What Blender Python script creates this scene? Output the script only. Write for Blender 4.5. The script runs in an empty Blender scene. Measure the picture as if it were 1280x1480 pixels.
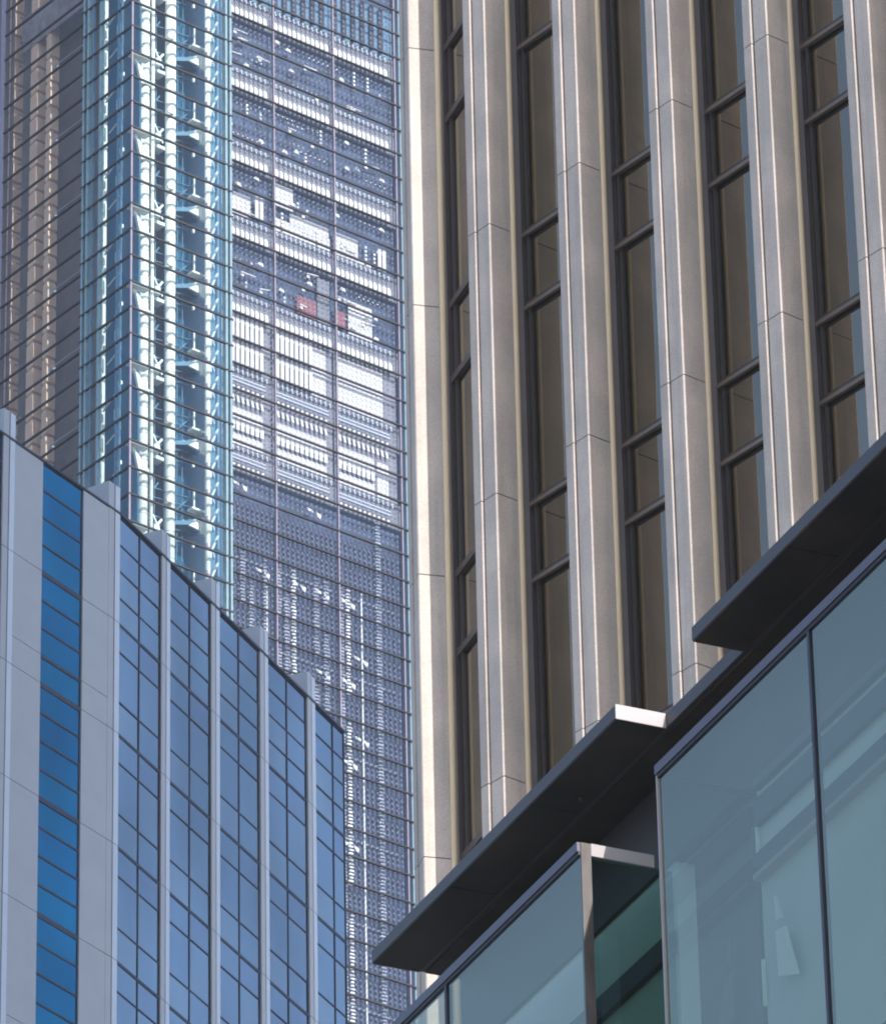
import bpy, bmesh, math, random
from mathutils import Matrix, Vector
R = math.radians
random.seed(7)
S = bpy.context.scene
COL = S.collection

# ------------------------------------------------------------------ camera
PITCH, ROLL, FPX = 29.57207936, -1.21810046, 9281.463
cam = bpy.data.cameras.new('camera')
cam.sensor_fit = 'HORIZONTAL'
cam.sensor_width = 36.0
cam.lens = 36.0 * FPX / 1280.0
cam.clip_start = 0.5
cam.clip_end = 6000
camo = bpy.data.objects.new('camera', cam)
COL.objects.link(camo)
cp, sp = math.cos(R(PITCH)), math.sin(R(PITCH))
fw = Vector((0, cp, sp)); rt = Vector((1, 0, 0)); up = rt.cross(fw)
r2 = rt * math.cos(R(ROLL)) + up * math.sin(R(ROLL))
u2 = -rt * math.sin(R(ROLL)) + up * math.cos(R(ROLL))
camo.matrix_world = Matrix(((r2.x, u2.x, -fw.x, 0), (r2.y, u2.y, -fw.y, 0), (r2.z, u2.z, -fw.z, 1.6), (0, 0, 0, 1)))
S.camera = camo

# ------------------------------------------------------------------ sky, sun, exposure
SUN_AZ, SUN_EL = 142.5, 41.0          # azimuth clockwise from +Y (the way the camera faces)
w = bpy.data.worlds.new('World'); S.world = w; w.use_nodes = True
nt = w.node_tree; bg = nt.nodes['Background']
sky = nt.nodes.new('ShaderNodeTexSky'); sky.sky_type = 'NISHITA'; sky.sun_disc = False
sky.sun_elevation = R(SUN_EL); sky.sun_rotation = R(SUN_AZ); sky.air_density = 1.0; sky.dust_density = 1.6; sky.ozone_density = 1.6
nt.links.new(sky.outputs[0], bg.inputs[0]); bg.inputs[1].default_value = 0.15
sl = bpy.data.lights.new('sun', 'SUN'); sl.energy = 3.4; sl.angle = R(0.5); sl.color = (1.0, 0.955, 0.90)
so = bpy.data.objects.new('sun', sl); COL.objects.link(so)
d = Vector((math.sin(R(SUN_AZ)) * math.cos(R(SUN_EL)), math.cos(R(SUN_AZ)) * math.cos(R(SUN_EL)), math.sin(R(SUN_EL))))
so.rotation_euler = d.to_track_quat('Z', 'Y').to_euler(); so.location = d * 400
S.view_settings.view_transform = 'Standard'; S.view_settings.look = 'None'
S.view_settings.gamma = 1.0; S.view_settings.use_curve_mapping = False
S.view_settings.exposure = 1.05
S.cycles.pixel_filter_type = 'BLACKMAN_HARRIS'; S.cycles.filter_width = 2.0
S.cycles.max_bounces = 8; S.cycles.transparent_max_bounces = 24
S.cycles.diffuse_bounces = 3; S.cycles.glossy_bounces = 4
S.cycles.sample_clamp_indirect = 6.0; S.cycles.caustics_reflective = False; S.cycles.caustics_refractive = False

# ------------------------------------------------------------------ materials
def mat(name):
    m = bpy.data.materials.new(name); m.use_nodes = True
    return m, m.node_tree, m.node_tree.nodes['Principled BSDF']

def noise(t, scale, detail=4, coord=None, stretch=None):
    tc = t.nodes.new('ShaderNodeNewGeometry'); n = t.nodes.new('ShaderNodeTexNoise')
    n.inputs['Scale'].default_value = scale; n.inputs['Detail'].default_value = detail
    mp = t.nodes.new('ShaderNodeMapping'); mp.inputs['Scale'].default_value = stretch or (1, 1, 1)
    t.links.new(tc.outputs['Position'], mp.inputs[0]); t.links.new(mp.outputs[0], n.inputs[0])
    return n

def ramp(t, src, stops):
    r = t.nodes.new('ShaderNodeValToRGB')
    while len(r.color_ramp.elements) < len(stops): r.color_ramp.elements.new(0.5)
    for e, (p, c) in zip(r.color_ramp.elements, stops): e.position = p; e.color = (*c, 1)
    t.links.new(src, r.inputs[0]); return r

def mixc(t, a, b, fac, mode='MULTIPLY'):
    m = t.nodes.new('ShaderNodeMix'); m.data_type = 'RGBA'; m.blend_type = mode
    if isinstance(fac, (int, float)): m.inputs[0].default_value = fac
    else: t.links.new(fac, m.inputs[0])
    for s, i in ((a, 6), (b, 7)):
        if isinstance(s, tuple): m.inputs[i].default_value = (*s, 1)
        else: t.links.new(s, m.inputs[i])
    return m.outputs[2]

def paint(name, col, rough=.5, metal=0.0, var=.12, scale=3.0, stretch=None, bump=0.0, spec=.5):
    m, t, b = mat(name)
    n = noise(t, scale, 5, stretch=stretch)
    lo = tuple(c * (1 - var) for c in col); hi = tuple(min(1, c * (1 + var)) for c in col)
    r = ramp(t, n.outputs[0], [(.3, lo), (.7, hi)])
    t.links.new(r.outputs[0], b.inputs['Base Color'])
    b.inputs['Roughness'].default_value = rough; b.inputs['Metallic'].default_value = metal
    b.inputs['Specular IOR Level'].default_value = spec
    if bump:
        bp = t.nodes.new('ShaderNodeBump'); bp.inputs['Strength'].default_value = bump; bp.inputs['Distance'].default_value = .01
        t.links.new(n.outputs[0], bp.inputs['Height']); t.links.new(bp.outputs[0], b.inputs['Normal'])
    return m

def stone(name, col, stain=.35):
    """flame-finished granite: fine speckle, soft grey weather stains that run down the slab"""
    m, t, b = mat(name)
    f = noise(t, 55, 3); big = noise(t, 1.3, 3, stretch=(1, 1, .6)); mid = noise(t, 4, 5)
    r1 = ramp(t, f.outputs[0], [(.3, tuple(c * .82 for c in col)), (.7, tuple(min(1, c * 1.14) for c in col))])
    r2 = ramp(t, big.outputs[0], [(.42, (1 - stain * .62, 1 - stain * .54, 1 - stain * .52)), (.60, (1, 1, 1))])
    r3 = ramp(t, mid.outputs[0], [(.3, (.92, .92, .92)), (.7, (1.0, 1.0, 1.0))])
    run = noise(t, 1, 4, stretch=(9, 9, .28)); r4 = ramp(t, run.outputs[0], [(.36, (.86, .87, .86)), (.5, (1, 1, 1))])
    gi = t.nodes.new('ShaderNodeNewGeometry'); r5 = ramp(t, gi.outputs['Random Per Island'], [(0, (.90, .91, .93)), (1, (1, 1, 1))])
    c = mixc(t, r1.outputs[0], r2.outputs[0], 1.0); c = mixc(t, c, r3.outputs[0], 1.0); c = mixc(t, c, r4.outputs[0], .7); c = mixc(t, c, r5.outputs[0], 1.0)
    t.links.new(c, b.inputs['Base Color']); b.inputs['Roughness'].default_value = .62
    b.inputs['Specular IOR Level'].default_value = .35
    bp = t.nodes.new('ShaderNodeBump'); bp.inputs['Strength'].default_value = .15; bp.inputs['Distance'].default_value = .004
    t.links.new(f.outputs[0], bp.inputs['Height']); t.links.new(bp.outputs[0], b.inputs['Normal'])
    return m

def mirror_glass(name, tint, rough=.03, wav=.02, wscale=.5, var=.14, base=(0, 0, 0), mix=1.0):
    """coated reflective glazing: tinted mirror over an opaque dark body, panes slightly bowed"""
    m, t, b = mat(name)
    n = noise(t, wscale, 2); v = noise(t, wscale * .7, 3, stretch=(1, 1, .6))
    oi = t.nodes.new('ShaderNodeObjectInfo')
    r = ramp(t, v.outputs[0], [(.3, tuple(c * (1 - var) for c in tint)), (.7, tuple(min(1, c * (1 + var)) for c in tint))])
    rr = ramp(t, oi.outputs['Random'], [(0, (.90, .91, .93)), (1, (1, 1, 1))])
    gi = t.nodes.new('ShaderNodeNewGeometry')
    ri = ramp(t, gi.outputs['Random Per Island'], [(0, (.84, .76, .84)), (.3, (.90, .90, .95)), (.6, (.92, 1.0, 1.0)), (1, (1.14, 1.10, 1.02))])
    c = mixc(t, r.outputs[0], rr.outputs[0], 1.0); c = mixc(t, c, ri.outputs[0], 1.0)
    t.links.new(c, b.inputs['Base Color']); b.inputs['Metallic'].default_value = mix; b.inputs['Roughness'].default_value = rough
    bp = t.nodes.new('ShaderNodeBump'); bp.inputs['Strength'].default_value = wav; bp.inputs['Distance'].default_value = .3
    t.links.new(n.outputs[0], bp.inputs['Height']); t.links.new(bp.outputs[0], b.inputs['Normal'])
    return m

def clear_glass(name, tint, refl=(.8, .9, 1), fac=.25, rough=.02, wav=.015, wscale=.4):
    """see-through glazing: part of the light passes (tinted), part is mirrored"""
    m = bpy.data.materials.new(name); m.use_nodes = True; t = m.node_tree
    out = t.nodes['Material Output']; t.nodes.remove(t.nodes['Principled BSDF'])
    tr = t.nodes.new('ShaderNodeBsdfTransparent'); tr.inputs[0].default_value = (*tint, 1)
    gl = t.nodes.new('ShaderNodeBsdfGlossy'); gl.inputs[0].default_value = (*refl, 1); gl.inputs['Roughness'].default_value = rough
    n = noise(t, wscale, 2); bp = t.nodes.new('ShaderNodeBump'); bp.inputs['Strength'].default_value = wav; bp.inputs['Distance'].default_value = .3
    t.links.new(n.outputs[0], bp.inputs['Height']); t.links.new(bp.outputs[0], gl.inputs['Normal'])
    mx = t.nodes.new('ShaderNodeMixShader'); mx.inputs[0].default_value = fac
    t.links.new(tr.outputs[0], mx.inputs[1]); t.links.new(gl.outputs[0], mx.inputs[2]); t.links.new(mx.outputs[0], out.inputs[0])
    return m

def frit(name, col, fac):
    m = bpy.data.materials.new(name); m.use_nodes = True; t = m.node_tree
    b = t.nodes['Principled BSDF']; b.inputs['Base Color'].default_value = (*col, 1); b.inputs['Roughness'].default_value = .6
    tr = t.nodes.new('ShaderNodeBsdfTransparent'); mx = t.nodes.new('ShaderNodeMixShader'); mx.inputs[0].default_value = fac
    t.links.new(tr.outputs[0], mx.inputs[1]); t.links.new(b.outputs[0], mx.inputs[2]); t.links.new(mx.outputs[0], t.nodes['Material Output'].inputs[0])
    return m

M = dict(
    stone=stone('granite_cladding', (.585, .495, .432), .26),
    joint=paint('dark_joint_sealant', (.05, .045, .045), .8),
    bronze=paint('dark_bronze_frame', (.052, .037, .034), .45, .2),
    bronze_tan=paint('bronze_sill', (.22, .17, .13), .42, .5),  # lighter tan bronze for the window sills
    c_reveal=paint('grey_metal_reveal', (.22, .19, .185), .5, .1, .08),
    brass=paint('champagne_metal_trim', (.98, .775, .52), .42, .0, .03),
    c_glass=mirror_glass('bronze_mirror_glass', (.265, .222, .175), .03, .012, .6, .06),
    b_panel=paint('grey_metal_panel', (.41, .435, .485), .45, .0, .04, 1.2),
    b_panel_light=paint('pale_blue_metal_panel', (.56, .62, .71), .4, .1, .04, 1.2),
    b_joint=paint('panel_joint', (.10, .11, .14), .8),
    b_bar=paint('dark_blue_mullion', (.022, .028, .058), .6, 0),
    b_glass=mirror_glass('blue_mirror_glass', (.245, .300, .355), .05, .05, .30, .24),
    b_glass_deep=mirror_glass('deep_blue_mirror_glass', (.004, .140, .245), .06, .05, .35, .28),
    concrete=paint('concrete', (.30, .29, .28), .9, 0, .15, 2),
    roof=paint('roof_membrane', (.12, .12, .125), .9),
    a_line=paint('dark_transom', (.020, .018, .024), .5, .2),
    a_glass=clear_glass('tower_glass', (.88, .90, .92), (.66, .76, .95), .055),
    a_glass_bay=clear_glass('corner_glass', (.86, .95, .96), (.75, .9, 1), .035),
    a_glass_wing=clear_glass('smoked_glass', (.76, .70, .66), (.70, .64, .62), .10, .05),
    a_white=paint('white_steelwork_and_glints', (.70, .70, .67), .45, 0, .05),
    a_blue=paint('blue_core_wall', (.010, .090, .175), .35, 0, .25, .5),
    a_dark=paint('dark_interior', (.030, .050, .100), .7, 0, .5, 1.1),
    a_lav2=paint('lavender_roller_blind', (.20, .205, .24), .7, 0, .1, 1.5),
    a_pale=paint('pale_grey_metal_and_reflections', (.30, .32, .38), .6, 0, .3, 2),
    a_lav=paint('grey_spandrel', (.165, .17, .20), .6, 0, .1, 1.5),
    a_slat=paint('dark_louvre', (.045, .055, .10), .6),
    a_frit=frit('grey_frit_dot', (.17, .19, .27), .5),
    a_blind=paint('white_blind', (.56, .555, .565), .7, 0, .06, .8),
    a_teal=paint('pale_teal_glass_fin', (.20, .30, .34), .25, .1, .1),
    a_red=paint('red_interior_panel', (.22, .08, .09), .7),
    a_cream=paint('cream_column', (.95, .78, .62), .6, 0, .07, 1.0),
    a_grey=paint('grey_interior', (.19, .175, .18), .7, 0, .25, .7),
    a_steelblue=paint('blue_grey_steel', (.10, .20, .30), .45, .2),
    a_lilac=paint('lilac_edge_metal', (.25, .22, .27), .4, .3),
    d_soffit=paint('dark_soffit_metal', (.030, .022, .017), .6, .0, .65, 1.4, spec=.3),
    d_fascia=paint('slate_grey_metal', (.052, .048, .050), .5, .2, .06, 2),
    d_cap=paint('pale_end_cap', (.36, .33, .33), .6, 0, .04, 3),
    d_frame=paint('dark_glazing_frame', (.025, .022, .035), .45, .3),
    d_post=paint('weathered_post', (.075, .065, .062), .5, .3, .4, 9, (1, 1, .3)),
    d_glass=clear_glass('teal_screen_glass', (.66, .74, .69), (.54, .575, .475), .40, .02, .03, .3),
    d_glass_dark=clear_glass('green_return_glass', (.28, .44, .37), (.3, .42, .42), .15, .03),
    d_rail=paint('blue_grey_rail', (.085, .085, .115), .5, .1, .05, 2),
    d_glass_pale=clear_glass('pale_return_glass', (.62, .74, .78), (.7, .8, .85), .2, .02),
    d_sunpatch=paint('sun_patch_white', (.93, .93, .90), .6, 0, .03, 1),  # white for the painted sun patch and glints
    d_wall=paint('inner_wall', (.60, .66, .64), .7, 0, .1, .6),
    d_slate=paint('slate_back_wall', (.026, .024, .028), .6, 0, .3, 1),
    d_band=paint('inner_floor_band', (.045, .05, .075), .6),
    ground=paint('city_paving', (.16, .155, .15), .9, 0, .2, .05),
)

# ------------------------------------------------------------------ mesh helpers
class MB:
    """collects prisms and boxes of one part; build() links them as ONE mesh object"""
    def __init__(s, k=1.0): s.v = []; s.f = []; s.k = k
    def prism(s, poly, z0, z1):
        n = len(poly); b = len(s.v)
        a = sum(poly[i][0] * poly[(i + 1) % n][1] - poly[(i + 1) % n][0] * poly[i][1] for i in range(n))
        if a < 0: poly = poly[::-1]
        s.v += [(x, y, z0) for x, y in poly] + [(x, y, z1) for x, y in poly]
        s.f.append([b + i for i in range(n)][::-1]); s.f.append([b + n + i for i in range(n)])
        for i in range(n): j = (i + 1) % n; s.f.append([b + i, b + j, b + n + j, b + n + i])
        return s
    def box(s, x0, x1, y0, y1, z0, z1):
        if x0 > x1: x0, x1 = x1, x0
        if y0 > y1: y0, y1 = y1, y0
        return s.prism([(x0, y0), (x1, y0), (x1, y1), (x0, y1)], z0, z1)
    def quad(s, *p):
        b = len(s.v); s.v += list(p); s.f.append([b + i for i in range(len(p))]); return s
    def xprism(s, poly, y0, y1):
        """outline in x,z given a thickness in y"""
        n = len(poly); b = len(s.v)
        s.v += [(x, y0, z) for x, z in poly] + [(x, y1, z) for x, z in poly]
        s.f.append([b + i for i in range(n)]); s.f.append([b + n + i for i in range(n)][::-1])
        for i in range(n): j = (i + 1) % n; s.f.append([b + j, b + i, b + n + i, b + n + j])
        return s
    def bar(s, a, c, wd, ht=None):
        a, c = Vector(a), Vector(c); ht = ht or wd; t = (c - a).normalized()
        q = Vector((0, 0, 1)) if abs(t.z) < .95 else Vector((0, 1, 0))
        e1 = t.cross(q).normalized(); e2 = e1.cross(t).normalized(); b = len(s.v)
        for p in (a, c):
            for i, j in ((-1, -1), (1, -1), (1, 1), (-1, 1)): s.v.append(tuple(p + e1 * i * wd / 2 + e2 * j * ht / 2))
        s.f += [[b + 3, b + 2, b + 1, b], [b + 4, b + 5, b + 6, b + 7]]
        for i in range(4): j = (i + 1) % 4; s.f.append([b + i, b + j, b + 4 + j, b + 4 + i])
        return s
    def tube(s, x, y, z0, z1, r0, r1=None, n=16):
        r1 = r0 if r1 is None else r1; b = len(s.v)
        for z, r in ((z0, r0), (z1, r1)):
            s.v += [(x + r * math.cos(6.28318 * i / n), y + r * math.sin(6.28318 * i / n), z) for i in range(n)]
        s.f.append([b + i for i in range(n)][::-1]); s.f.append([b + n + i for i in range(n)])
        for i in range(n): j = (i + 1) % n; s.f.append([b + i, b + j, b + n + j, b + n + i])
        return s
    def mesh(s, name, m):
        me = bpy.data.meshes.new(name)
        me.from_pydata([tuple(c * s.k for c in v) for v in s.v], [], s.f)
        bm = bmesh.new(); bm.from_mesh(me); bmesh.ops.recalc_face_normals(bm, faces=bm.faces); bm.to_mesh(me); bm.free()
        me.materials.append(M[m]); return me
    def build(s, name, m, parent=None, bevel=0.0, smooth=False, loc=None):
        me = s.mesh(name, m); o = bpy.data.objects.new(name, me); COL.objects.link(o)
        if smooth:
            for p in me.polygons: p.use_smooth = abs(p.normal.z) < .9
        if parent: o.parent = parent
        if loc: o.location = loc
        if bevel:
            b = o.modifiers.new('bevel', 'BEVEL'); b.width = bevel; b.segments = 2; b.limit_method = 'ANGLE'
        return o

def thing(name, label, cat, loc, rotz):
    o = bpy.data.objects.new(name, None); COL.objects.link(o)
    o.location = loc; o.rotation_euler = (0, 0, R(rotz)); o['label'] = label; o['category'] = cat
    return o

def dup(src, parent, loc):
    """a copy of a part and of its sub-parts, sharing mesh data"""
    c = src.copy(); COL.objects.link(c); c.parent = parent; c.location = loc
    for ch in src.children:
        g = ch.copy(); COL.objects.link(g); g.parent = c
    return c

# ------------------------------------------------------------------ ground
g = MB().box(-420, 420, -420, 420, -1, 0).build('ground', 'ground'); g['kind'] = 'structure'

# ================================================================== stone tower (right, behind the canopies)
K = 90 / 83.0
CX, CY, CZ = 0.4405, 76.3805, 49.3574
tower = thing('stone_tower', 'tall stone tower with deep vertical granite piers and narrow bronze tinted windows', 'tower', (CX, CY, 0), -50.965)
zc = CZ / K                                   # pier seam level of the first pier, in unscaled units
P_SP, P_W, P_D, FH = 1.818, .43, .50, 4.0
C_TOP = 190 / K
NP = 9
Z0, Z1 = zc - 11.0, zc + 6.5                   # range built in detail
def xz(x0, x1, y0, y1, z0, z1): return MB(K).box(x0, x1, y0, y1, z0, z1)
# core body: everything behind the window plane, closed roof to ground
cb = MB(K)
cw_in = (-.79, .335)                          # inner corner by the corner pier (x, y)
cb.prism([(NP * P_SP, .60), (NP * P_SP, 70), (-.95, 70), (-.95, .66), (0.0, .60)], 0, C_TOP)
cb.build('wall', 'bronze', tower)
MB(K).box(-1.2, NP * P_SP, .5, 70.2, C_TOP, C_TOP + 1.2).build('roof', 'stone', tower)

def make_pier(name, x, y, rot, zoff, parent):
    """stone pier: proud left half, rebate with a dark joint, right half, deep side, metal bead"""
    e = bpy.data.objects.new(name, None)
    s = MB(K)
    seams = [zc + zoff + FH * i for i in range(-3, 3)]
    levels = [0] + seams + [C_TOP]
    bv = .012
    for a, b in zip(levels[:-1], levels[1:]):
        j = .007
        s.prism([(bv, -.020), (.156 - bv * .6, -.020), (.156, -.020 + bv * .6), (.156, .12), (.17, .45), (0, .45), (0, -.020 + bv)], a + j, b - j)
        s.prism([(.190, 0), (P_W - bv * 1.2, 0), (P_W, bv * 1.2), (P_W, .352), (.30, .36), (.190, .2)], a + j, b - j)
    p = s.build(name, 'stone', parent)
    MB(K).prism([(.157, .07), (.1895, .07), (.1895, .3), (.157, .3)], 0, C_TOP).prism([(.02, .02), (.15, .02), (.15, .44), (.02, .44)], 0, C_TOP - .1).prism([(.19, .02), (P_W - .012, .02), (P_W - .012, .34), (.19, .34)], 0, C_TOP - .1).build('joint', 'joint', p)
    t = MB(K)                                  # rounded metal bead at the inner edge of the side
    pts = []
    for i in range(9):
        a = -math.pi / 2 + math.pi * i / 8
        pts.append((P_W - .008 + .034 * math.cos(a), .396 + .042 * math.sin(a)))
    t.prism([(P_W - .06, .356)] + pts + [(P_W - .06, .428)], 0, C_TOP - .1).build('trim', 'brass', p, smooth=True)
    MB(K).box(P_W - .08, P_W - .012, .43, .545, 0, C_TOP - .1).build('reveal', 'c_reveal', p)
    if rot:
        p.location = (x * K, y * K, 0); p.rotation_euler = (0, 0, R(rot))
    else: p.location = (x * K, y * K, 0)
    return p

pier0 = make_pier('pier', 0, 0, 0, 0, tower)
for i in range(1, NP): dup(pier0, tower, (i * P_SP * K, 0, 0))

def window_unit(wd, mull, name='window'):
    """one storey of one bay: tall pane over a short spandrel pane, bronze frame in front of the glass; origin at the lower left of the opening"""
    h = FH
    gl = MB(K).box(0, wd, .575, .60, 0, h).build(name, 'c_glass', tower)
    f = MB(K)
    f.box(.0, .034, .546, .574, 0, h)                                  # left jamb
    f.box(wd - .03, wd, .52, .574, 0, h)
    f.box(mull, mull + .018, .562, .574, 0, h)                        # inner mullion
    for z in (0.0, 2.90):
        f.box(.055, wd - .03, .545, .574, z - .035, z + .035)
    f.build('frame', 'bronze', gl)
    MB(K).box(.06, wd - .03, .50, .546, -.095, -.042).build('sill', 'bronze_tan', gl)
    MB(K).box(.06, wd - .03, .50, .546, 2.80, 2.855).build('sill', 'bronze_tan', gl)
    return gl
win0 = window_unit(P_SP - P_W + .03, .12)
first = True
for i in range(0, NP - 1):
    for j in range(-3, 2):
        loc = ((P_W - .02 + i * P_SP) * K, 0, (zc - 3.95 + j * FH) * K)
        if first: win0.location = loc; first = False
        else:
            c_ = dup(win0, tower, loc); c_.rotation_euler = (random.uniform(-.0015, .0015), 0, random.uniform(-.004, .004))
MB(K).box(P_W, NP * P_SP, .57, .60, 0, zc - 3.95 - 3 * FH - .1).build('lower_glazing', 'c_glass', tower)
MB(K).box(P_W, NP * P_SP, .57, .60, zc - 3.95 + 2 * FH + .1, C_TOP - .05).build('upper_glazing', 'c_glass', tower)

# corner pier, turned on the rounded corner and standing a little proud of the rest
KA = 25.27                                     # its face turns this far from the main face
ca, sa = math.cos(R(KA)), math.sin(R(KA))
FX, FY = -1.010, -.13                          # its front right arris (x, y) in the tower's frame
corner = make_pier('pier', FX - P_W * math.cos(R(-KA)), FY - P_W * math.sin(R(-KA)), -KA, -.567, tower)
# corner windows between the corner pier and the first pier
def corner_window():
    a = Vector((-.775, .325)); b = Vector((-.01, .07)); u = (b - a).normalized(); n = Vector((u.y, -u.x))   # n points outward
    def P(s, o): q = a + u * s + n * o; return (q.x, q.y)
    L = (b - a).length
    def strip(m_, s0, s1, o0, o1, z0, z1): m_.prism([P(s0, o0), P(s1, o0), P(s1, o1), P(s0, o1)], z0, z1)
    first = None
    for j in range(-3, 3):
        gl = MB(K); strip(gl, -.02, L, -.03, -.005, 0, FH)
        f = MB(K); strip(f, -.02, .05, -.005, .05, 0, FH); strip(f, .15, .185, -.005, .03, 0, FH)
        for z in (0, 2.87): strip(f, .05, L, -.004, .05, z - .05, z + .05)
        if first is None:
            first = gl.build('window', 'c_glass', tower, loc=(0, 0, (zc - .567 - 4.0 + j * FH) * K)); f.build('frame', 'bronze', first)
        else: dup(first, tower, (0, 0, (zc - .567 - 4.0 + j * FH) * K))
    m_ = MB(K); strip(m_, -.02, L, -.07, -.035, 0, C_TOP); m_.build('backing', 'bronze', tower)
corner_window()
MB(K).prism([(FX - .40, FY + .25), (FX - .12, FY + .25), (-.80, .36), (-.80, .66), (-.95, .66), (FX - .40, 1.2)], 0, C_TOP).build('corner_wall', 'stone', tower)

# ================================================================== blue glass block (lower left)
BX, BY, BZ = -10.0712, 173.884, 100.4149
block = thing('office_block', 'blue mirror glass office block with thin grey fins stepping down below the lit tower', 'office block', (BX, BY, 0), 66.15)
BF = 3.845
def lf(s, y=0):                                # point on the left facet, s metres left of the fold
    c_, s_ = math.cos(R(-8.845)), math.sin(R(-8.845))
    # local x of left facet is az 32.695: turned -8.845 deg in this frame
    return (s * c_ - y * s_, s * s_ + y * c_)
RZ = BZ
EN = 16.41
body = MB().prism([(0.02, .16), (EN - .02, .16), (EN - .02, 24), lf(-16.7, 24), lf(-16.7, .16)], 0, RZ - .35)
body.build('wall', 'b_joint', block)
MB().prism([(0.02, .2), (EN - .1, .2), (EN - .1, 23.5), lf(-16.5, 23.5), lf(-16.5, .2)], RZ - .35, RZ - .2).build('roof', 'roof', block)
ZL_TOP = [0, -1.02, -1.96, -2.91]              # lines of the plant storey
ZL = [0, -.955, -2.70]                         # lines of an office storey below its heavy slab line
prnd = random.Random(11)
def panes(m_, x0, x1, z0, z1, P=None):
    """one pane, hung a fraction of a degree off plane"""
    P = P or (lambda x, y: (x, y))
    q = [prnd.uniform(-.0035, .0035) for _ in range(3)]
    m_.quad((*P(x0, .03 + q[0]), z0), (*P(x1, .03 + q[1]), z0), (*P(x1, .03 + q[1] + q[2]), z1), (*P(x0, .03 + q[0] + q[2]), z1))
def b_window(wd, lines, x, z, mid):
    g_ = MB(); ls = list(lines) + [-BF]
    for a, b in zip(ls[:-1], ls[1:]):
        panes(g_, 0, mid, b, a); panes(g_, mid, wd, b, a)
    o = g_.build('window', 'b_glass', block, loc=(x, 0, z))
    f = MB()
    for q in lines:
        t_ = .050 if (q == 0) else .024
        f.box(0, wd, .010, .045, q - t_, q + t_)
    f.box(mid - .024, mid + .024, .006, .045, -BF + .06, -.06)
    f.box(0, .02, .009, .0455, -BF + .06, -.06)
    if wd > 2.5: f.box(wd - .025, wd, .009, .0455, -BF + .06, -.06)
    f.build('mullion', 'b_bar', o)
FINS = [-.66, 2.89, 6.41, 9.965, 13.517]
for i in range(5):
    x = 0.0 if i == 0 else FINS[i] + .625
    for k in range(0, 9):
        b_window(2.89 if i < 4 else 2.24, ZL_TOP if k == 0 else ZL, x, RZ - k * BF, 1.445 if i < 4 else 1.40)
MB().box(0, EN, .07, .09, 0, RZ - .2).build('glazing_backing', 'b_joint', block)
MB().box(0, EN, .03, .06, 0, RZ - 9 * BF).build('lower_glazing', 'b_glass', block)
MB().box(0, EN, -.05, .22, RZ + .0, RZ + .09).build('parapet', 'b_bar', block)
MB().prism([lf(-16.6, -.05), lf(0, -.05), lf(0, .2), lf(-16.6, .2)], RZ - .005, RZ + .07).build('parapet', 'b_bar', block)
MB().box(EN - .035, EN + .02, .005, .3, 0, RZ - .01).build('corner_post', 'b_bar', block)
def fin(o, left=False):
    """fin: grey leading strip, thin open joint, pale blue strip; runs back over the roof"""
    p = MB()
    z = [RZ - 40, RZ - 4 * BF, RZ - 3 * BF, RZ - 2 * BF, RZ - BF, RZ + .95]
    p.box(0, .285, -.035, 1.05, 0, z[0] - .012)
    for a, b in zip(z[:-1], z[1:]): p.box(0, .285, -.035, 1.05, a + .012, b - .012)
    f = p.build('fin', 'b_panel', block)
    q = MB(); q.box(.345, .60, -.03, 1.0, 0, z[0] - .012)
    for a, b in zip(z[:-1], z[1:]): q.box(.345, .60, -.03, 1.0, a + .012, b - .012)
    q.build('edge_strip', 'b_panel_light', f)
    MB().box(.02, .58, -.02, .98, 0, RZ + .93).build('joint', 'b_joint', f)
    f.location = o; return f
f0 = fin((FINS[1], 0, 0))
for i in (2, 3, 4): dup(f0, block, (FINS[i], 0, 0))
# left facet: fin, grey panel, deep blue window, grey panel, fin
def lfin(s):
    f = dup(f0, block, (*lf(s), 0)); f.rotation_euler = (0, 0, R(-8.845)); return f
lfin(-.60); lfin(-6.06)
def lpanel(s0, s1):
    m_ = MB()
    z = [RZ - 9 * BF, RZ - 8 * BF, RZ - 7 * BF, RZ - 6 * BF, RZ - 5 * BF, RZ - 4 * BF, RZ - 3 * BF, RZ - 2 * BF, RZ - 1.745 * BF, RZ - BF, RZ - .02]
    z = [0] + z
    for a, b in zip(z[:-1], z[1:]): m_.prism([lf(s0, -.03), lf(s1, -.03), lf(s1, .1), lf(s0, .1)], a + .010, b - .010)
    return m_.build('panel', 'b_panel', block)
lpanel(-1.92, -.605); lpanel(-5.455, -4.03); lpanel(-12.0, -7.95); lpanel(-16.0, -14.1); lfin(-16.62)
def left_window(s0, s1):
    for k in range(9):
        g_ = MB(); zs = (0, -.955, -1.91, -2.865, -BF)
        for a, b in zip(zs[:-1], zs[1:]): panes(g_, s0, s1, b, a, lf)
        o = g_.build('window', 'b_glass_deep', block, loc=(0, 0, RZ - k * BF))
        f = MB()
        for i, z in enumerate(zs[:-1]):
            t_ = (.085 if k else .05) if i == 0 else (.06 if (i == 3 and k == 1) else .036)
            f.prism([lf(s0, .010), lf(s1, .010), lf(s1, .045), lf(s0, .045)], z - t_, z + t_)
        for a, b in ((s0, s0 + .04), (s1 - .05, s1)): f.prism([lf(a, .009), lf(b, .009), lf(b, .0455), lf(a, .0455)], -BF + .09, -.09)
        f.build('mullion', 'b_bar', o)
    MB().prism([lf(s0, .07), lf(s1, .07), lf(s1, .09), lf(s0, .09)], 0, RZ - .2).build('glazing_backing', 'b_joint', block)
left_window(-4.03, -1.92); left_window(-7.95, -6.06); left_window(-14.1, -12.0)
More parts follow.
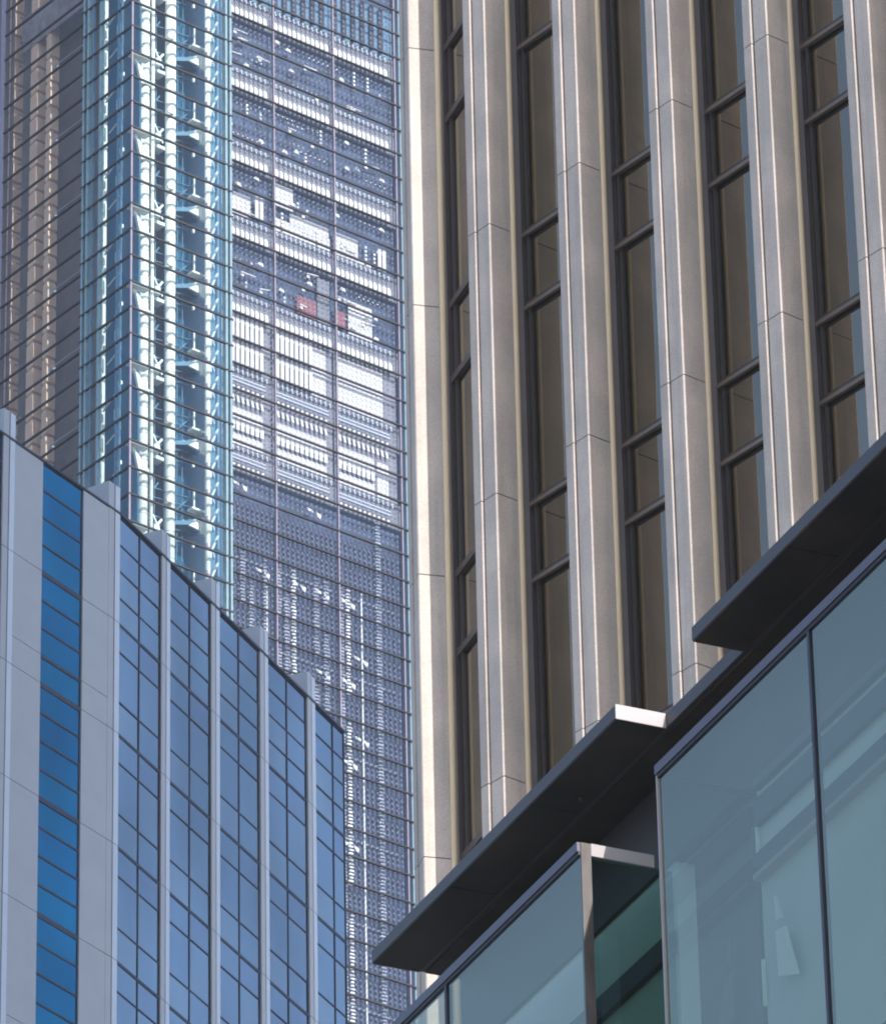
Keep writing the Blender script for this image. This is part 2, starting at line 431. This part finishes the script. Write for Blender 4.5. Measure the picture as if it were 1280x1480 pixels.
MB().prism([lf(-16.6, .03), lf(-.0, .03), lf(0, .06), lf(-16.6, .06)], 0, RZ - 9 * BF).build('lower_glazing', 'b_glass_deep', block)

# ================================================================== far glass tower (upper left and centre)
AX, AY, AZ = -14.3433, 255.4092, 159.3685
far = thing('office_tower', 'tall far glass tower with white columns in its corner bay and dotted screens', 'office tower', (AX, AY, 0), 39.06)
H = 1.432; A0 = AZ - .05                      # glazing module and level of line 0
def L(k): return A0 + k * H
KB, KT = -24, 21                              # lines built in detail
SET, WSET = 3.06, .54                         # set-backs of the main face and of the left wing behind the corner bay
XR = 18.75
A_TOP = L(26)
# cores: lower and upper body
MB().prism([(6.3, SET + .50), (XR - .17, SET + .50), (XR - .17, 20), (3.2, 20), (3.2, 4.2), (6.3, 4.2)], 0, A_TOP).build('core_wall', 'a_dark', far)
MB().box(2.4, 3.15, 4.3, 30, 0, A_TOP).build('wing_core', 'a_grey', far)
MB().box(-.1, XR, -.1, 30, A_TOP, A_TOP + .5).build('roof', 'roof', far)
MB().prism([(0.2, 0.2), (5.9, .2), (6, SET + .3), (XR, SET + .3), (XR, 20), (.8, 20), (.8, 4.2), (.2, 4.0)], 0, L(KB) - .3).build('lower_wall', 'a_dark', far)

# ---- corner bay: glass skins, transoms, corner post
bay = MB().quad((0.0, 0, L(KB)), (5.9, 0, L(KB)), (5.9, 0, L(KT)), (0, 0, L(KT))).quad((0, 0, L(KB)), (0, 4.05, L(KB)), (0, 4.05, L(KT)), (0, 0, L(KT)))
bay.build('bay_glass', 'a_glass_bay', far)
tr = MB().prism([(-.06, -.06), (5.95, -.06), (5.95, .06), (.06, .06), (.06, 4.1), (-.06, 4.1)], -.038, .038)
t0 = tr.build('bay_transom', 'a_line', far, loc=(0, 0, L(KB)))
for k in range(KB + 1, KT + 1): dup(t0, far, (0, 0, L(k)))
MB().box(-.04, .04, -.04, .04, L(KB), L(KT)).build('corner_post', 'a_lilac', far)
MB().box(5.52, 5.64, -.03, .25, L(KB), L(KT)).box(5.78, 5.9, -.03, .4, L(KB), L(KT)).build('bay_edge_fin', 'a_teal', far)
m_ = MB()
for y in (3.95, 3.60): m_.box(-.03, .25, y - .06, y + .06, L(KB), L(KT))
m_.build('bay_edge_fin', 'a_teal', far)
m_ = MB()
for y in (3.18, 1.16, .90): m_.box(-.02, .10, y - .035, y + .035, L(KB), L(KT))
m_.build('bay_mullion', 'a_steelblue', far)
MB().box(-.02, .2, 2.50, 2.68, L(KB), L(KT)).build('bay_edge_fin', 'a_teal', far)
# ---- bay interior
MB().box(1.2, 3.6, 3.5, 3.7, L(KB), L(KT)).build('bay_back_wall', 'a_blue', far)
MB().box(3.7, 6.1, 2.15, 2.3, L(KB), L(KT)).build('bay_back_wall', 'a_blue', far)
MB().box(1.2, 1.4, 2.6, 3.5, L(KB), L(KT)).build('bay_back_wall', 'a_blue', far)
FLH = 3 * H
def bay_column(x, y, r, rings):
    c = MB().tube(x, y, L(KB), L(KT), r, n=20).build('bay_column', 'a_white', far, smooth=True)
    rg = MB()
    for k in range(KB, KT):
        for q in rings: rg.tube(x, y, L(k) + q * H - .018, L(k) + q * H + .018, r + .006, n=20)
    rg.build('ring_joint', 'a_lilac', c)
    return c
bay_column(1.80, 1.5, .275, (.1, .62)); bay_column(3.36, 1.5, .265, (.25, .8))
tube_ = MB().tube(4.80, .45, L(KB), L(KT), .135, n=12).build('bay_pipe', 'a_white', far, smooth=True)
m_ = MB()
for k in range(KB, KT): m_.tube(4.80, .45, L(k) + .35, L(k) + .55, .165, n=12)
m_.build('pipe_collar', 'a_lilac', tube_)
MB().tube(2.03, 1.10, L(KB), L(KT), .085, n=10).tube(2.40, 1.6, L(KB), L(KT), .05, n=10).build('bay_pipe', 'a_white', far, smooth=True)
MB().tube(.55, 2.95, L(KB), L(KT), .12, n=10).build('bay_pipe', 'a_white', far, smooth=True)
def bay_storey(z):
    """steelwork of one bay storey: diagonal floor beam with a toothed edge, bracket plates, slab edge, hand lamp, small landing"""
    s = MB()
    s.bar((3.45, 2.85, 2.15), (4.95, .95, 2.15), .16, .12)
    for i in range(6):
        a = .12 + i * .13; x = 3.45 + 1.5 * a; y = 2.85 - 1.9 * a
        s.box(x + .12, x + .30, y - .15, y + .02, 2.13, 2.30)
    s.xprism([(4.12, 1.62), (4.9, 1.50), (4.98, 2.08), (4.78, 2.1)], 1.0, 1.1)
    s.xprism([(4.74, 1.30), (4.98, 1.24), (5.0, 2.1), (4.78, 2.1)], .86, .99)
    s.box(.10, 1.15, .12, .5, -.06, .06)                     # slab edge by the corner
    s.box(2.0, 2.9, 1.3, 1.9, .45, .62); s.bar((2.05, 1.2, .6), (2.7, 1.2, 1.5), .10); s.bar((2.7, 1.2, .7), (2.2, 1.2, 1.6), .07); s.box(2.15, 2.45, 1.0, 1.2, .62, 1.0)
    s.xprism([(.42, -.05), (1.0, -.75), (1.0, -1.3), (.78, -1.35), (.55, -.4), (.38, -.25)], .30, .45)
    s.box(4.53, 4.60, 1.17, 1.24, 2.60, 3.75); s.box(4.25, 5.0, .9, 1.3, 2.50, 2.60)
    s.box(4.46, 4.56, 1.15, 1.25, .62, .82); s.box(2.95, 3.3, 1.1, 1.2, 2.55, 2.7)
    s.box(1.42, 2.05, 1.15, 1.8, 3.68, 3.92)                   # capital of the first column
    o = s.build('floor_bracket', 'a_white', far, loc=(0, 0, z))
    b = MB()
    b.bar((2.2, 3.2, 1.98), (5.0, 1.2, 1.98), .5, .22); b.box(2.3, 5.3, 1.9, 3.4, 2.02, 2.12)
    for (x, zz, x2, z2) in ((2.0, .1, 3.2, 1.9), (2.2, 2.2, 3.1, .9), (3.7, 2.4, 5.0, 3.9), (2.5, 3.0, 3.0, 3.9)):
        b.bar((x, 1.9, zz), (x2, 1.9, z2), .06)
    for q in (.9, 1.5, 2.9, 3.4): b.bar((2.1, 1.75, q), (5.2, 1.75, q + .25), .035)
    for q in (2.3, 2.75, 4.05, 4.35): b.bar((q, 1.85, .1), (q, 1.85, 4.2), .04)
    b.build('floor_beam', 'a_steelblue', o)
    # left skin lamps and hooks
    q = MB()
    q.box(.35, .5, 1.45, 1.75, -2.3, -1.75); q.box(.35, .5, 1.30, 1.6, -.55, -.35); q.bar((.4, 2.7, -1.4), (.4, 1.7, -.9), .06); q.bar((.4, 2.4, -3.3), (.4, 1.3, -2.9), .05)
    q.build('wall_lamp', 'a_white', o)
    return o
st0 = bay_storey(L(-24))
for k in range(-21, KT, 3): dup(st0, far, (0, 0, L(k)))
# narrow truss behind the right edge of the bay
m_ = MB()
for k in range(KB, KT):
    z = L(k)
    m_.bar((5.0, .6, z + .1), (5.5, .6, z + 1.3), .09); m_.box(5.0, 5.08, .5, .6, z - .05, z + .3)
    m_.bar((5.42, .75, z + .2), (5.08, .75, z + .9), .05)
m_.build('bay_truss', 'b_panel_light', far)
MB().box(5.0, 5.95, .85, .95, L(KB), L(KT)).build('bay_side_panel', 'a_steelblue', far)
# left skin backing (dim blue room behind the shaded side)
MB().box(1.1, 1.2, .9, 4.0, L(KB), L(KT)).build('bay_inner_wall', 'a_blue', far)

# ---- left wing: smoked glass with cream columns behind
MB().quad((WSET, 4.05, L(KB)), (WSET, 30, L(KB)), (WSET, 30, L(KT)), (WSET, 4.05, L(KT))).build('wing_glass', 'a_glass_wing', far)
t1 = MB().box(WSET - .06, WSET + .05, 4.2, 11.45, -.038, .038).build('wing_transom', 'a_line', far, loc=(0, 0, L(KB)))
for k in range(KB + 1, KT + 1): dup(t1, far, (0, 0, L(k)))
def wing_column(y, wdt, xx=1.15):
    m_ = MB()
    for k in range(KB, KT):
        z = L(k) + .30
        c = .30
        m_.v_b = len(m_.v)
        pts = [(y - wdt / 2, z + .1), (y + wdt / 2 - .05, z), (y + wdt / 2, z + .35), (y + wdt / 2, z + H - .1), (y - wdt / 2 + .06, z + H - .02), (y - wdt / 2, z + H - .4)]
        n = len(pts); b = len(m_.v)
        m_.v += [(xx, a, q) for a, q in pts] + [(xx + .5, a, q) for a, q in pts]
        m_.f.append([b + i for i in range(n)]); m_.f.append([b + n + i for i in range(n)][::-1])
        for i in range(n): j = (i + 1) % n; m_.f.append([b + i, b + j, b + n + j, b + n + i])
    m_.build('wing_column', 'a_cream', far)
wing_column(8.58, .42); wing_column(9.80, .60); wing_column(11.72, .55)
m_ = MB()
for y in (10.9, 11.05): m_.box(WSET + .1, WSET + .2, y, y + .04, L(KB), L(KT))
for k in range(KB, KT):
    m_.bar((WSET + .4, 10.75, L(k) + .9), (WSET + .4, 10.2, L(k) + .55), .09)
m_.build('wing_rail', 'a_lilac', far)
m_ = MB()
for k in range(KB + 2, KT, 3):
    m_.bar((WSET + .3, 4.6, L(k) + .62), (WSET + .3, 7.6, L(k) + .62), .035); m_.box(WSET + .3, WSET + .5, 7.45, 7.75, L(k) + .5, L(k) + .66)
m_.build('wing_cable', 'b_panel_light', far)
MB().box(WSET - .02, WSET + .25, 11.42, 11.8, L(KB), L(KT)).build('wing_edge_post', 'a_lilac', far)
# pale plant screens in the top storey of the wing
MB().box(WSET + .6, WSET + .7, 4.8, 10.9, L(13) + .35, L(14) + .9).build('wing_blind', 'a_pale', far)

# ---- main face: glass, transoms, verticals
X0 = 6.3
MB().quad((X0, SET, L(KB)), (XR, SET, L(KB)), (XR, SET, L(KT)), (X0, SET, L(KT))).build('face_glass', 'a_glass', far)
t2 = MB().box(X0, XR + .1, SET - .07, SET + .04, -.038, .038).build('face_transom', 'a_line', far, loc=(0, 0, L(KB)))
for k in range(KB + 1, KT + 1): dup(t2, far, (0, 0, L(k)))
VX = [6.97, 10.80, 14.53, 18.42]
for x in VX[1:]:
    MB().box(x - .035, x + .035, SET - .03, SET + .10, L(KB), L(KT)).build('face_mullion', 'a_lilac', far)
MB().box(XR - .05, XR + .06, SET, SET + .3, L(KB), L(KT)).build('face_mullion', 'a_teal', far)
PT = .2915                                    # dot pitch
NT = 13
# frit dots: one screen per glazing row
def dots_row():
    m_ = MB(); y = SET + .16
    for b in range(3):
        x0 = VX[b] + .10
        for i in range(NT):
            for j in range(5):
                cx, cz = x0 + (i + .5) * PT * .985, (j + .5) * H / 5; r = .066
                m_.quad((cx - r, y, cz - r * .5), (cx - r * .5, y, cz - r), (cx + r * .5, y, cz - r), (cx + r, y, cz - r * .5),
                        (cx + r, y, cz + r * .5), (cx + r * .5, y, cz + r), (cx - r * .5, y, cz + r), (cx - r, y, cz + r * .5))
    return m_.build('frit_dots', 'a_frit', far)
d0 = dots_row(); d0.location = (0, 0, L(KB)); d0.hide_render = False
for k in range(KB + 1, KT): dup(d0, far, (0, 0, L(k)))
# spandrels: grey panel, upper teeth, lower row of white ticks
SP = [14, 11, 8, 5, 2, -1, -4]
def spandrel():
    p = MB().box(X0, XR - .2, SET + .30, SET + .42, .02, H - .02).build('spandrel', 'a_lav', far)
    a = MB(); b_ = MB()
    for b in range(3):
        x0 = VX[b] + .10
        for i in range(NT - 1):
            cx = x0 + (i + .5) * PT * .985
            if i < NT - 1.5: a.xprism([(cx - .10, .03), (cx + .10, .03), (cx + .10, .46), (cx - .01, .58), (cx - .10, .56)], SET + .10, SET + .14)
            b_.xprism([(cx - .09, 1.28), (cx - .02, 1.02), (cx + .05, 1.02), (cx - .02, 1.16), (cx + .05, 1.28)], SET + .10, SET + .13)
    a.build('white_tick', 'a_white', p); b_.build('grey_tooth', 'b_panel_light', p)
    return p
s0 = spandrel(); s0.location = (0, 0, L(SP[0]))
for k in SP[1:5]: dup(s0, far, (0, 0, L(k)))
def thin_spandrel():
    p = MB().box(X0, XR - .2, SET + .30, SET + .42, .02, H - .02).build('spandrel', 'a_lav', far)
    a = MB(); b_ = MB()
    for b in range(3):
        x0 = VX[b] + .10
        for i in range(NT - 1):
            cx = x0 + (i + .5) * PT * .985
            if i < NT - 2: a.xprism([(cx - .08, .10), (cx + .06, .10), (cx + .08, .27), (cx - .04, .27)], SET + .10, SET + .14)
            b_.xprism([(cx - .09, 1.28), (cx - .02, 1.02), (cx + .05, 1.02), (cx - .02, 1.16), (cx + .05, 1.28)], SET + .10, SET + .13)
        for zz in (.55, .75): b_.box(x0, x0 + 11 * PT, SET + .12, SET + .14, zz, zz + .05)
    a.build('white_tick', 'a_white', p); b_.build('grey_tooth', 'b_panel_light', p)
    return p
s1 = thin_spandrel(); s1.location = (0, 0, L(-1)); dup(s1, far, (0, 0, L(-4)))
# blinds drawn behind the dots: (row, from, to, kind)
def blind(k, x0, x1, z0=.06, z1=H - .06, kind='solid', y=SET + .28, m='a_blind'):
    b = MB(); z = L(k)
    if kind == 'solid': b.box(x0, x1, y, y + .03, z + z0, z + z1)
    else:
        n = max(1, int(round((x1 - x0) / PT)))
        for i in range(n):
            cx = x0 + (i + .5) * PT * .985; hw = .105 if kind == 'bars' else .06
            if kind == 'chev':
                b.xprism([(cx - .11, z + z1), (cx + .03, z + z1), (cx + .13, z + z0), (cx - .02, z + z0)], y - .13, y - .10)
            else: b.box(cx - hw, cx + hw, y - .14, y - .11, z + z0, z + z1)
        if kind == 'bars': b.box(x0, x0 + (n - .2) * PT * .985, y - .09, y - .06, z + z1 - .32, z + z1 - .2)
    b.build('blind', m, far)
V = [v + .10 for v in VX]
W11, W8 = 11 * PT * .985, 8 * PT * .985
# storey with full height slatted blinds
for k in (1, 0):
    for b in range(3):
        blind(k, V[b], V[b] + (W8 if b == 1 else W11 if b == 0 else 0.01), kind='bars') if b < 2 else None
        if b == 1: blind(k, V[b] + W8, V[b] + W11)
    blind(k, V[2], V[2] + PT * 10)
# storey with chequered blinds
for k in (1, 0, -2, -3):
    for b in range(3): blind(k, V[b] - .05, V[b + 1] - .16, .02, H - .02, y=SET + .32, m='a_lav2')
for b in range(3):
    x1 = V[b] + (W11 if b < 2 else PT * 8)
    blind(-2, V[b], V[b] + W11, .86, 1.36, 'chev'); blind(-2, V[b], x1, .03, .62)
    blind(-3, V[b], x1, .74, 1.38, 'bars'); blind(-3, V[b], x1, .03, .66)
    if b == 2: blind(-2, V[b] + PT * 8.6, V[b] + PT * 11, .03, .55); blind(-3, V[b] + PT * 8.6, V[b] + PT * 11, .03, 1.2)
# half drawn blinds higher up
blind(6, V[0] - .3, V[0] + PT * 8.5, .10, 1.30); blind(6, V[0] + PT * 9, V[0] + PT * 11.5, .1, H, 'bars')
blind(7, V[1], V[1] + PT * 4.3, .05, 1.3); blind(6, V[1], V[1] + PT * 12, .03, .75); blind(6, V[1] + PT * 3.6, V[1] + PT * 11.8, .7, 1.30)
blind(6, V[2], V[2] + PT * 5.2, .10, 1.3); blind(6, V[2], V[2] + PT * 8, .03, .30)
blind(6, V[2] + PT * 9, V[2] + PT * 11.4, .02, 1.3, 'bars')
blind(3, V[2] + PT * 3, V[2] + PT * 8, .05, 1.38); blind(4, V[2] + PT * 3, V[2] + PT * 8, .03, .5)
blind(3, V[1] + PT * 9.2, V[1] + PT * 11.8, .06, H, m='a_lav'); blind(4, V[1] + PT * 9.2, V[1] + PT * 11.8, .03, 1.1, m='a_lav')
blind(3, V[1] + PT * 5, V[1] + PT * 9, .1, 1.1, m='a_red'); blind(3, V[2], V[2] + PT * 2.4, .2, 1.2, m='a_red')
# rooms: white solids shaped as fittings and as irregular reflections in the glass
rnd = random.Random(3)
def room(k):
    m_ = MB(); z = L(k); y = SET + .22
    for b in range(3):
        for _ in range(rnd.randint(3, 5)):
            x = V[b] + rnd.uniform(0, 10.5) * PT; zz = z + rnd.uniform(.1, 1.2); t_ = rnd.random()
            if t_ < .3:
                for i in range(rnd.randint(3, 8)):
                    m_.box(x + i * PT * .985, x + i * PT * .985 + .07, y, y + .04, zz - .0 * i, zz + .06)
            elif t_ < .55:
                n = rnd.randint(2, 5)
                for i in range(n): m_.box(x, x + .12, y, y + .04, z + .1 + i * .23, z + .1 + i * .23 + .12)
            elif t_ < .8:
                m_.bar((x, y, zz), (x + rnd.uniform(.3, .9), y, zz + rnd.uniform(-.1, .15)), .045)
                m_.box(x, x + .18, y, y + .05, zz - .22, zz - .08)
            else:
                m_.xprism([(x, zz), (x + .35, zz - .05), (x + .3, zz + .12), (x + .1, zz + .16)], y, y + .05)
    m_.build('fitting_glint', 'a_white', far)
for k in (13, 12, 10, 9, 7, 6, 4, 3): room(k)
# top storey in view: dark posts against a blue wall
m_ = MB()
for b in range(3):
    for i in range(6):
        x = V[b] + i * PT * 2 + .1
        m_.box(x, x + .24, SET + .20, SET + .26, L(15) + .12, L(17) - .05)
m_.build('dark_post', 'a_line', far)
MB().box(X0, XR - .2, SET + .36, SET + .42, L(15) + .05, L(17)).build('room_wall', 'a_steelblue', far)
MB().box(XR - .18, XR - .10, SET + .3, SET + .49, L(KB), L(KT)).build('end_wall', 'a_dark', far)
m_ = MB()
for b in range(3):
    for i in range(6): m_.box(V[b] + i * PT * 2, V[b] + i * PT * 2 + .38, SET + .10, SET + .14, L(15) + .05, L(15) + .16)
m_.build('white_base_plate', 'a_white', far)
# lower zone: lift rails, and glass reflections built as columns of white dashes, one run per storey
DASH_COLS = [(V[0] + PT * 1.0, .10, -6), (V[1] - PT * 2.2, .10, -8), (V[1] + PT * .6, .16, -8), (V[1] + PT * 2.2, .16, -8), (V[1] + PT * 3.6, .13, -8), (V[1] + PT * 8.2, .15, -8), (V[1] + PT * 10.2, .17, -8), (V[2] + PT * .6, .14, -8), (V[2] + PT * 1.9, .15, -8), (V[0] + PT * 6.4, .15, -8), (V[0] + PT * 8.2, .14, -8), (V[2] + PT * 8.3, .16, -5)]
for n, (x, hw, kt) in enumerate(DASH_COLS):
    m_ = MB()
    for k in range(KB, kt + 1):
        if (k + n * 5) % 7 == 0 and n < 11: continue
        for j in range(8):
            z = L(k) + (j + .2) * H / 8; s = hw * (.75 + .5 * rnd.random()); o = rnd.uniform(-.03, .03)
            m_.xprism([(x - s + o, z), (x + s + o, z + .03), (x + s * .8 + o, z + .11), (x - s * .6 + o, z + .09)], SET + .2, SET + .24)
    m_.build('reflection_dash', 'a_white' if n % 4 == 0 else 'a_pale', far)
m_ = MB()
for x in (V[2] + PT * 4.6, V[1] + PT * .05, V[0] + PT * 11.2): m_.box(x, x + .07, SET + .2, SET + .26, L(KB), L(-7 if x > V[2] else -8))
m_.build('lift_rail', 'a_white', far)
m_ = MB()
for k in range(KB + 1, -6, 3):
    for b in range(3):
        for i in range(12): m_.box(V[b] + i * PT, V[b] + i * PT + .085, SET + .2, SET + .25, L(k) + .95, L(k) + 1.03)
m_.build('ceiling_lamp_row', 'a_pale', far)
m_ = MB()
for k in range(KB, -5):
    for b in range(3):
        for i in range(NT): 
            x = V[b] + (i + .1) * PT * .985
            m_.box(x, x + .10, SET + .32, SET + .36, L(k) + .05, L(k + 1) - .05)
m_.build('louvre_slats', 'a_slat', far)
m_ = MB()
for (b, i, k) in ((0, 4.5, -5), (1, 6.5, -5), (0, 9, -8), (1, 3.2, -8), (1, 8, -8), (2, .5, -8), (1, 8, -11), (2, .4, -11), (2, .6, -14), (2, .7, -17), (2, 3.0, -10), (2, 3.0, -13)):
    x = V[b] + i * PT; z = L(k)
    m_.xprism([(x, z + .8), (x + .34, z + .76), (x + .38, z + .62), (x + .08, z + .66)], SET + .2, SET + .25)
    m_.xprism([(x + .5, z + .74), (x + .85, z + .66), (x + .8, z + .40), (x + .66, z + .5)], SET + .2, SET + .25)
m_.build('glint_cluster', 'a_white', far)  # small white clusters shaped as reflections in the glass
# end screen beyond the right corner, with triangular brackets
MB().box(XR + .1, XR + 1.3, SET + .5, SET + .6, 0, A_TOP).build('end_screen', 'a_teal', far)
m_ = MB()
for k in range(KB, KT): m_.quad((XR + .08, SET + .2, L(k) - .05), (XR + .4, SET + .4, L(k) - .02), (XR + .08, SET + .4, L(k) - .35))
m_.build('end_bracket', 'a_line', far)

# ================================================================== glass building in front (lower right)
G = 50 / 60.0
DX, DY, DZ = 1.0117, 44.7685, 24.0171
glass = thing('glass_building', 'low glass fronted building with two dark flat canopies along its roof edge', 'building', (DX, DY, 0), -65.35)
zd = DZ / G
def gb(*a): return MB(G).box(*a)
UL, UR = -9.0, 12.15                            # ends of the building along its front
# roof slab and its edge between the canopies
CT, CB = 1.06, .91                             # top and underside of roof edge and canopies above the screen rail
gb(-4.86, UR, .53, 6.5, zd + CB + .004, zd + CT - .002).build('roof_slab', 'd_fascia', glass)
gb(-4.83, UR - .1, .58, 6.3, zd + CB - .02, zd + CB + .002).build('soffit', 'd_soffit', glass)
gb(-4.80, UR - .1, .95, 6.2, zd + .001, zd + CB - .022).build('back_wall', 'd_slate', glass)
gb(-4.7, UR - .2, .9, 6.3, zd + CT, zd + CT + .1).build('roof', 'roof', glass)
def canopy(x0, x1):
    """flat cantilevered blade: slate edge, dark underside of three sheets, pale end cap"""
    c = gb(x0, x1, .012, .528, zd + CB + .012, zd + CT).build('canopy', 'd_fascia', glass, bevel=.004)
    for i in range(3):
        a = x0 + (x1 - x0) * i / 3; b = x0 + (x1 - x0) * (i + 1) / 3
        gb(a + .006, b - .006, .020, .526, zd + CB, zd + CB + .0115 + .001 * i).build('underside', 'd_soffit', c)
    gb(x1, x1 + .012, .010, .53, zd + CB, zd + CT + .002).build('end_cap', 'd_cap', c)
    m_ = MB(G).tube(x0 + .72 * (x1 - x0), .40, zd + CB - .03, zd + CB, .018, .024, 10).build('drip_nozzle', 'd_post', c)
    return c
canopy(-4.88, .815); canopy(2.44, 8.2)
# glass boxes: screens with a top rail, return panes at both ends
def glass_box(x0, x1, mulls, dep=.76):
    b = MB(G).quad((x0, 0, 0), (x1, 0, 0), (x1, 0, zd - .13), (x0, 0, zd - .13)).build('glass_screen', 'd_glass', glass)
    gb(x0, x1, -.035, .05, zd - .095, zd).build('top_rail', 'd_rail', b)
    gb(x0, x1, -.02, .04, zd - .13, zd - .097).build('rail_shadow_gap', 'd_frame', b)
    for x in mulls: gb(x - .022, x + .022, -.018, .05, 0, zd - .13).build('mullion', 'd_frame', b)
    MB(G).quad((x1, .1, 0), (x1, .95, 0), (x1, .95, zd - .13), (x1, .1, zd - .13)).build('return_pane', 'd_glass_dark', b)
    gb(x1 - .03, x1 + .012, .002, .105, 0, zd - .002).build('post', 'd_post', b)
    gb(x1 - .06, x1 + .014, .106, dep, zd - .125, zd + .002).build('return_rail', 'd_cap', b)
    MB(G).quad((x0, .03, 0), (x0, .98, 0), (x0, .98, zd - .1), (x0, .03, zd - .1)).build('return_pane', 'd_glass_pale', b)
    gb(x0 - .002, x0 + .022, -.022, .03, 0, zd - .10).build('edge_trim', 'd_cap', b)
    gb(x0 + .0, x0 + .03, .04, .98, zd - .13, zd - .10).build('return_rail', 'd_fascia', b)
    return b
glass_box(-9.0, 0, (-3.06, -6.1)); glass_box(1.667, 12.0, (4.716, 7.8))
# inside the boxes: pale back wall with floor bands, sun glints and a sun patch built as white solids
gb(UL + .2, -.02, 1.0, 1.2, 0, zd - .001).build('inner_wall', 'd_wall', glass)
gb(1.69, 12, 1.0, 1.2, 0, zd - .001).build('inner_wall', 'd_wall', glass)
gb(UL + .2, -.05, .93, .999, zd - .95, zd - .72).build('floor_band', 'd_band', glass)
for a, b in ((1.70, 12),):
    for z0, z1, y in ((-.09, .0, .93), (-.46, -.20, .94), (-.94, -.74, .94), (-1.02, -.97, .90), (-3.6, -3.4, .94)):
        gb(a + .02, b - .02, y, .999, zd + z0, zd + z1).build('floor_band', 'd_band' if z1 - z0 > .06 else 'd_cap', glass)
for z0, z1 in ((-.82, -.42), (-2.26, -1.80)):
    gb(1.70, 1.725, .955, .985, zd + z0, zd + z1).build('sun_glint_strip', 'd_sunpatch', glass)  # white strips painted in for sun glints on the corner post
MB(G).xprism([(2.10, zd - 1.70), (2.29, zd - 1.73), (2.50, zd - 2.30), (2.12, zd - 2.16)], .90, .92).build('sun_patch', 'd_sunpatch', glass)  # white plate painted in for a patch of sunlight on the wall
MB(G).xprism([(2.11, zd - 1.36), (2.13, zd - 1.36), (2.24, zd - 1.63), (2.12, zd - 1.60)], .90, .92).build('sun_patch', 'd_sunpatch', glass)  # smaller sliver of the same painted sunlight

# ================================================================== haze between the camera and the far tower
hm = bpy.data.materials.new('city_haze'); hm.use_nodes = True; ht = hm.node_tree
ht.nodes.remove(ht.nodes['Principled BSDF'])
pv = ht.nodes.new('ShaderNodeVolumePrincipled'); pv.inputs['Color'].default_value = (.86, .90, .97, 1)
pv.inputs['Density'].default_value = .00021; pv.inputs['Anisotropy'].default_value = .2
ht.links.new(pv.outputs[0], ht.nodes['Material Output'].inputs['Volume'])
M['haze'] = hm
hz = MB().box(-430, 430, -430, 430, -2, 245).build('haze', 'haze'); hz['kind'] = 'stuff'

S.render.film_transparent = False
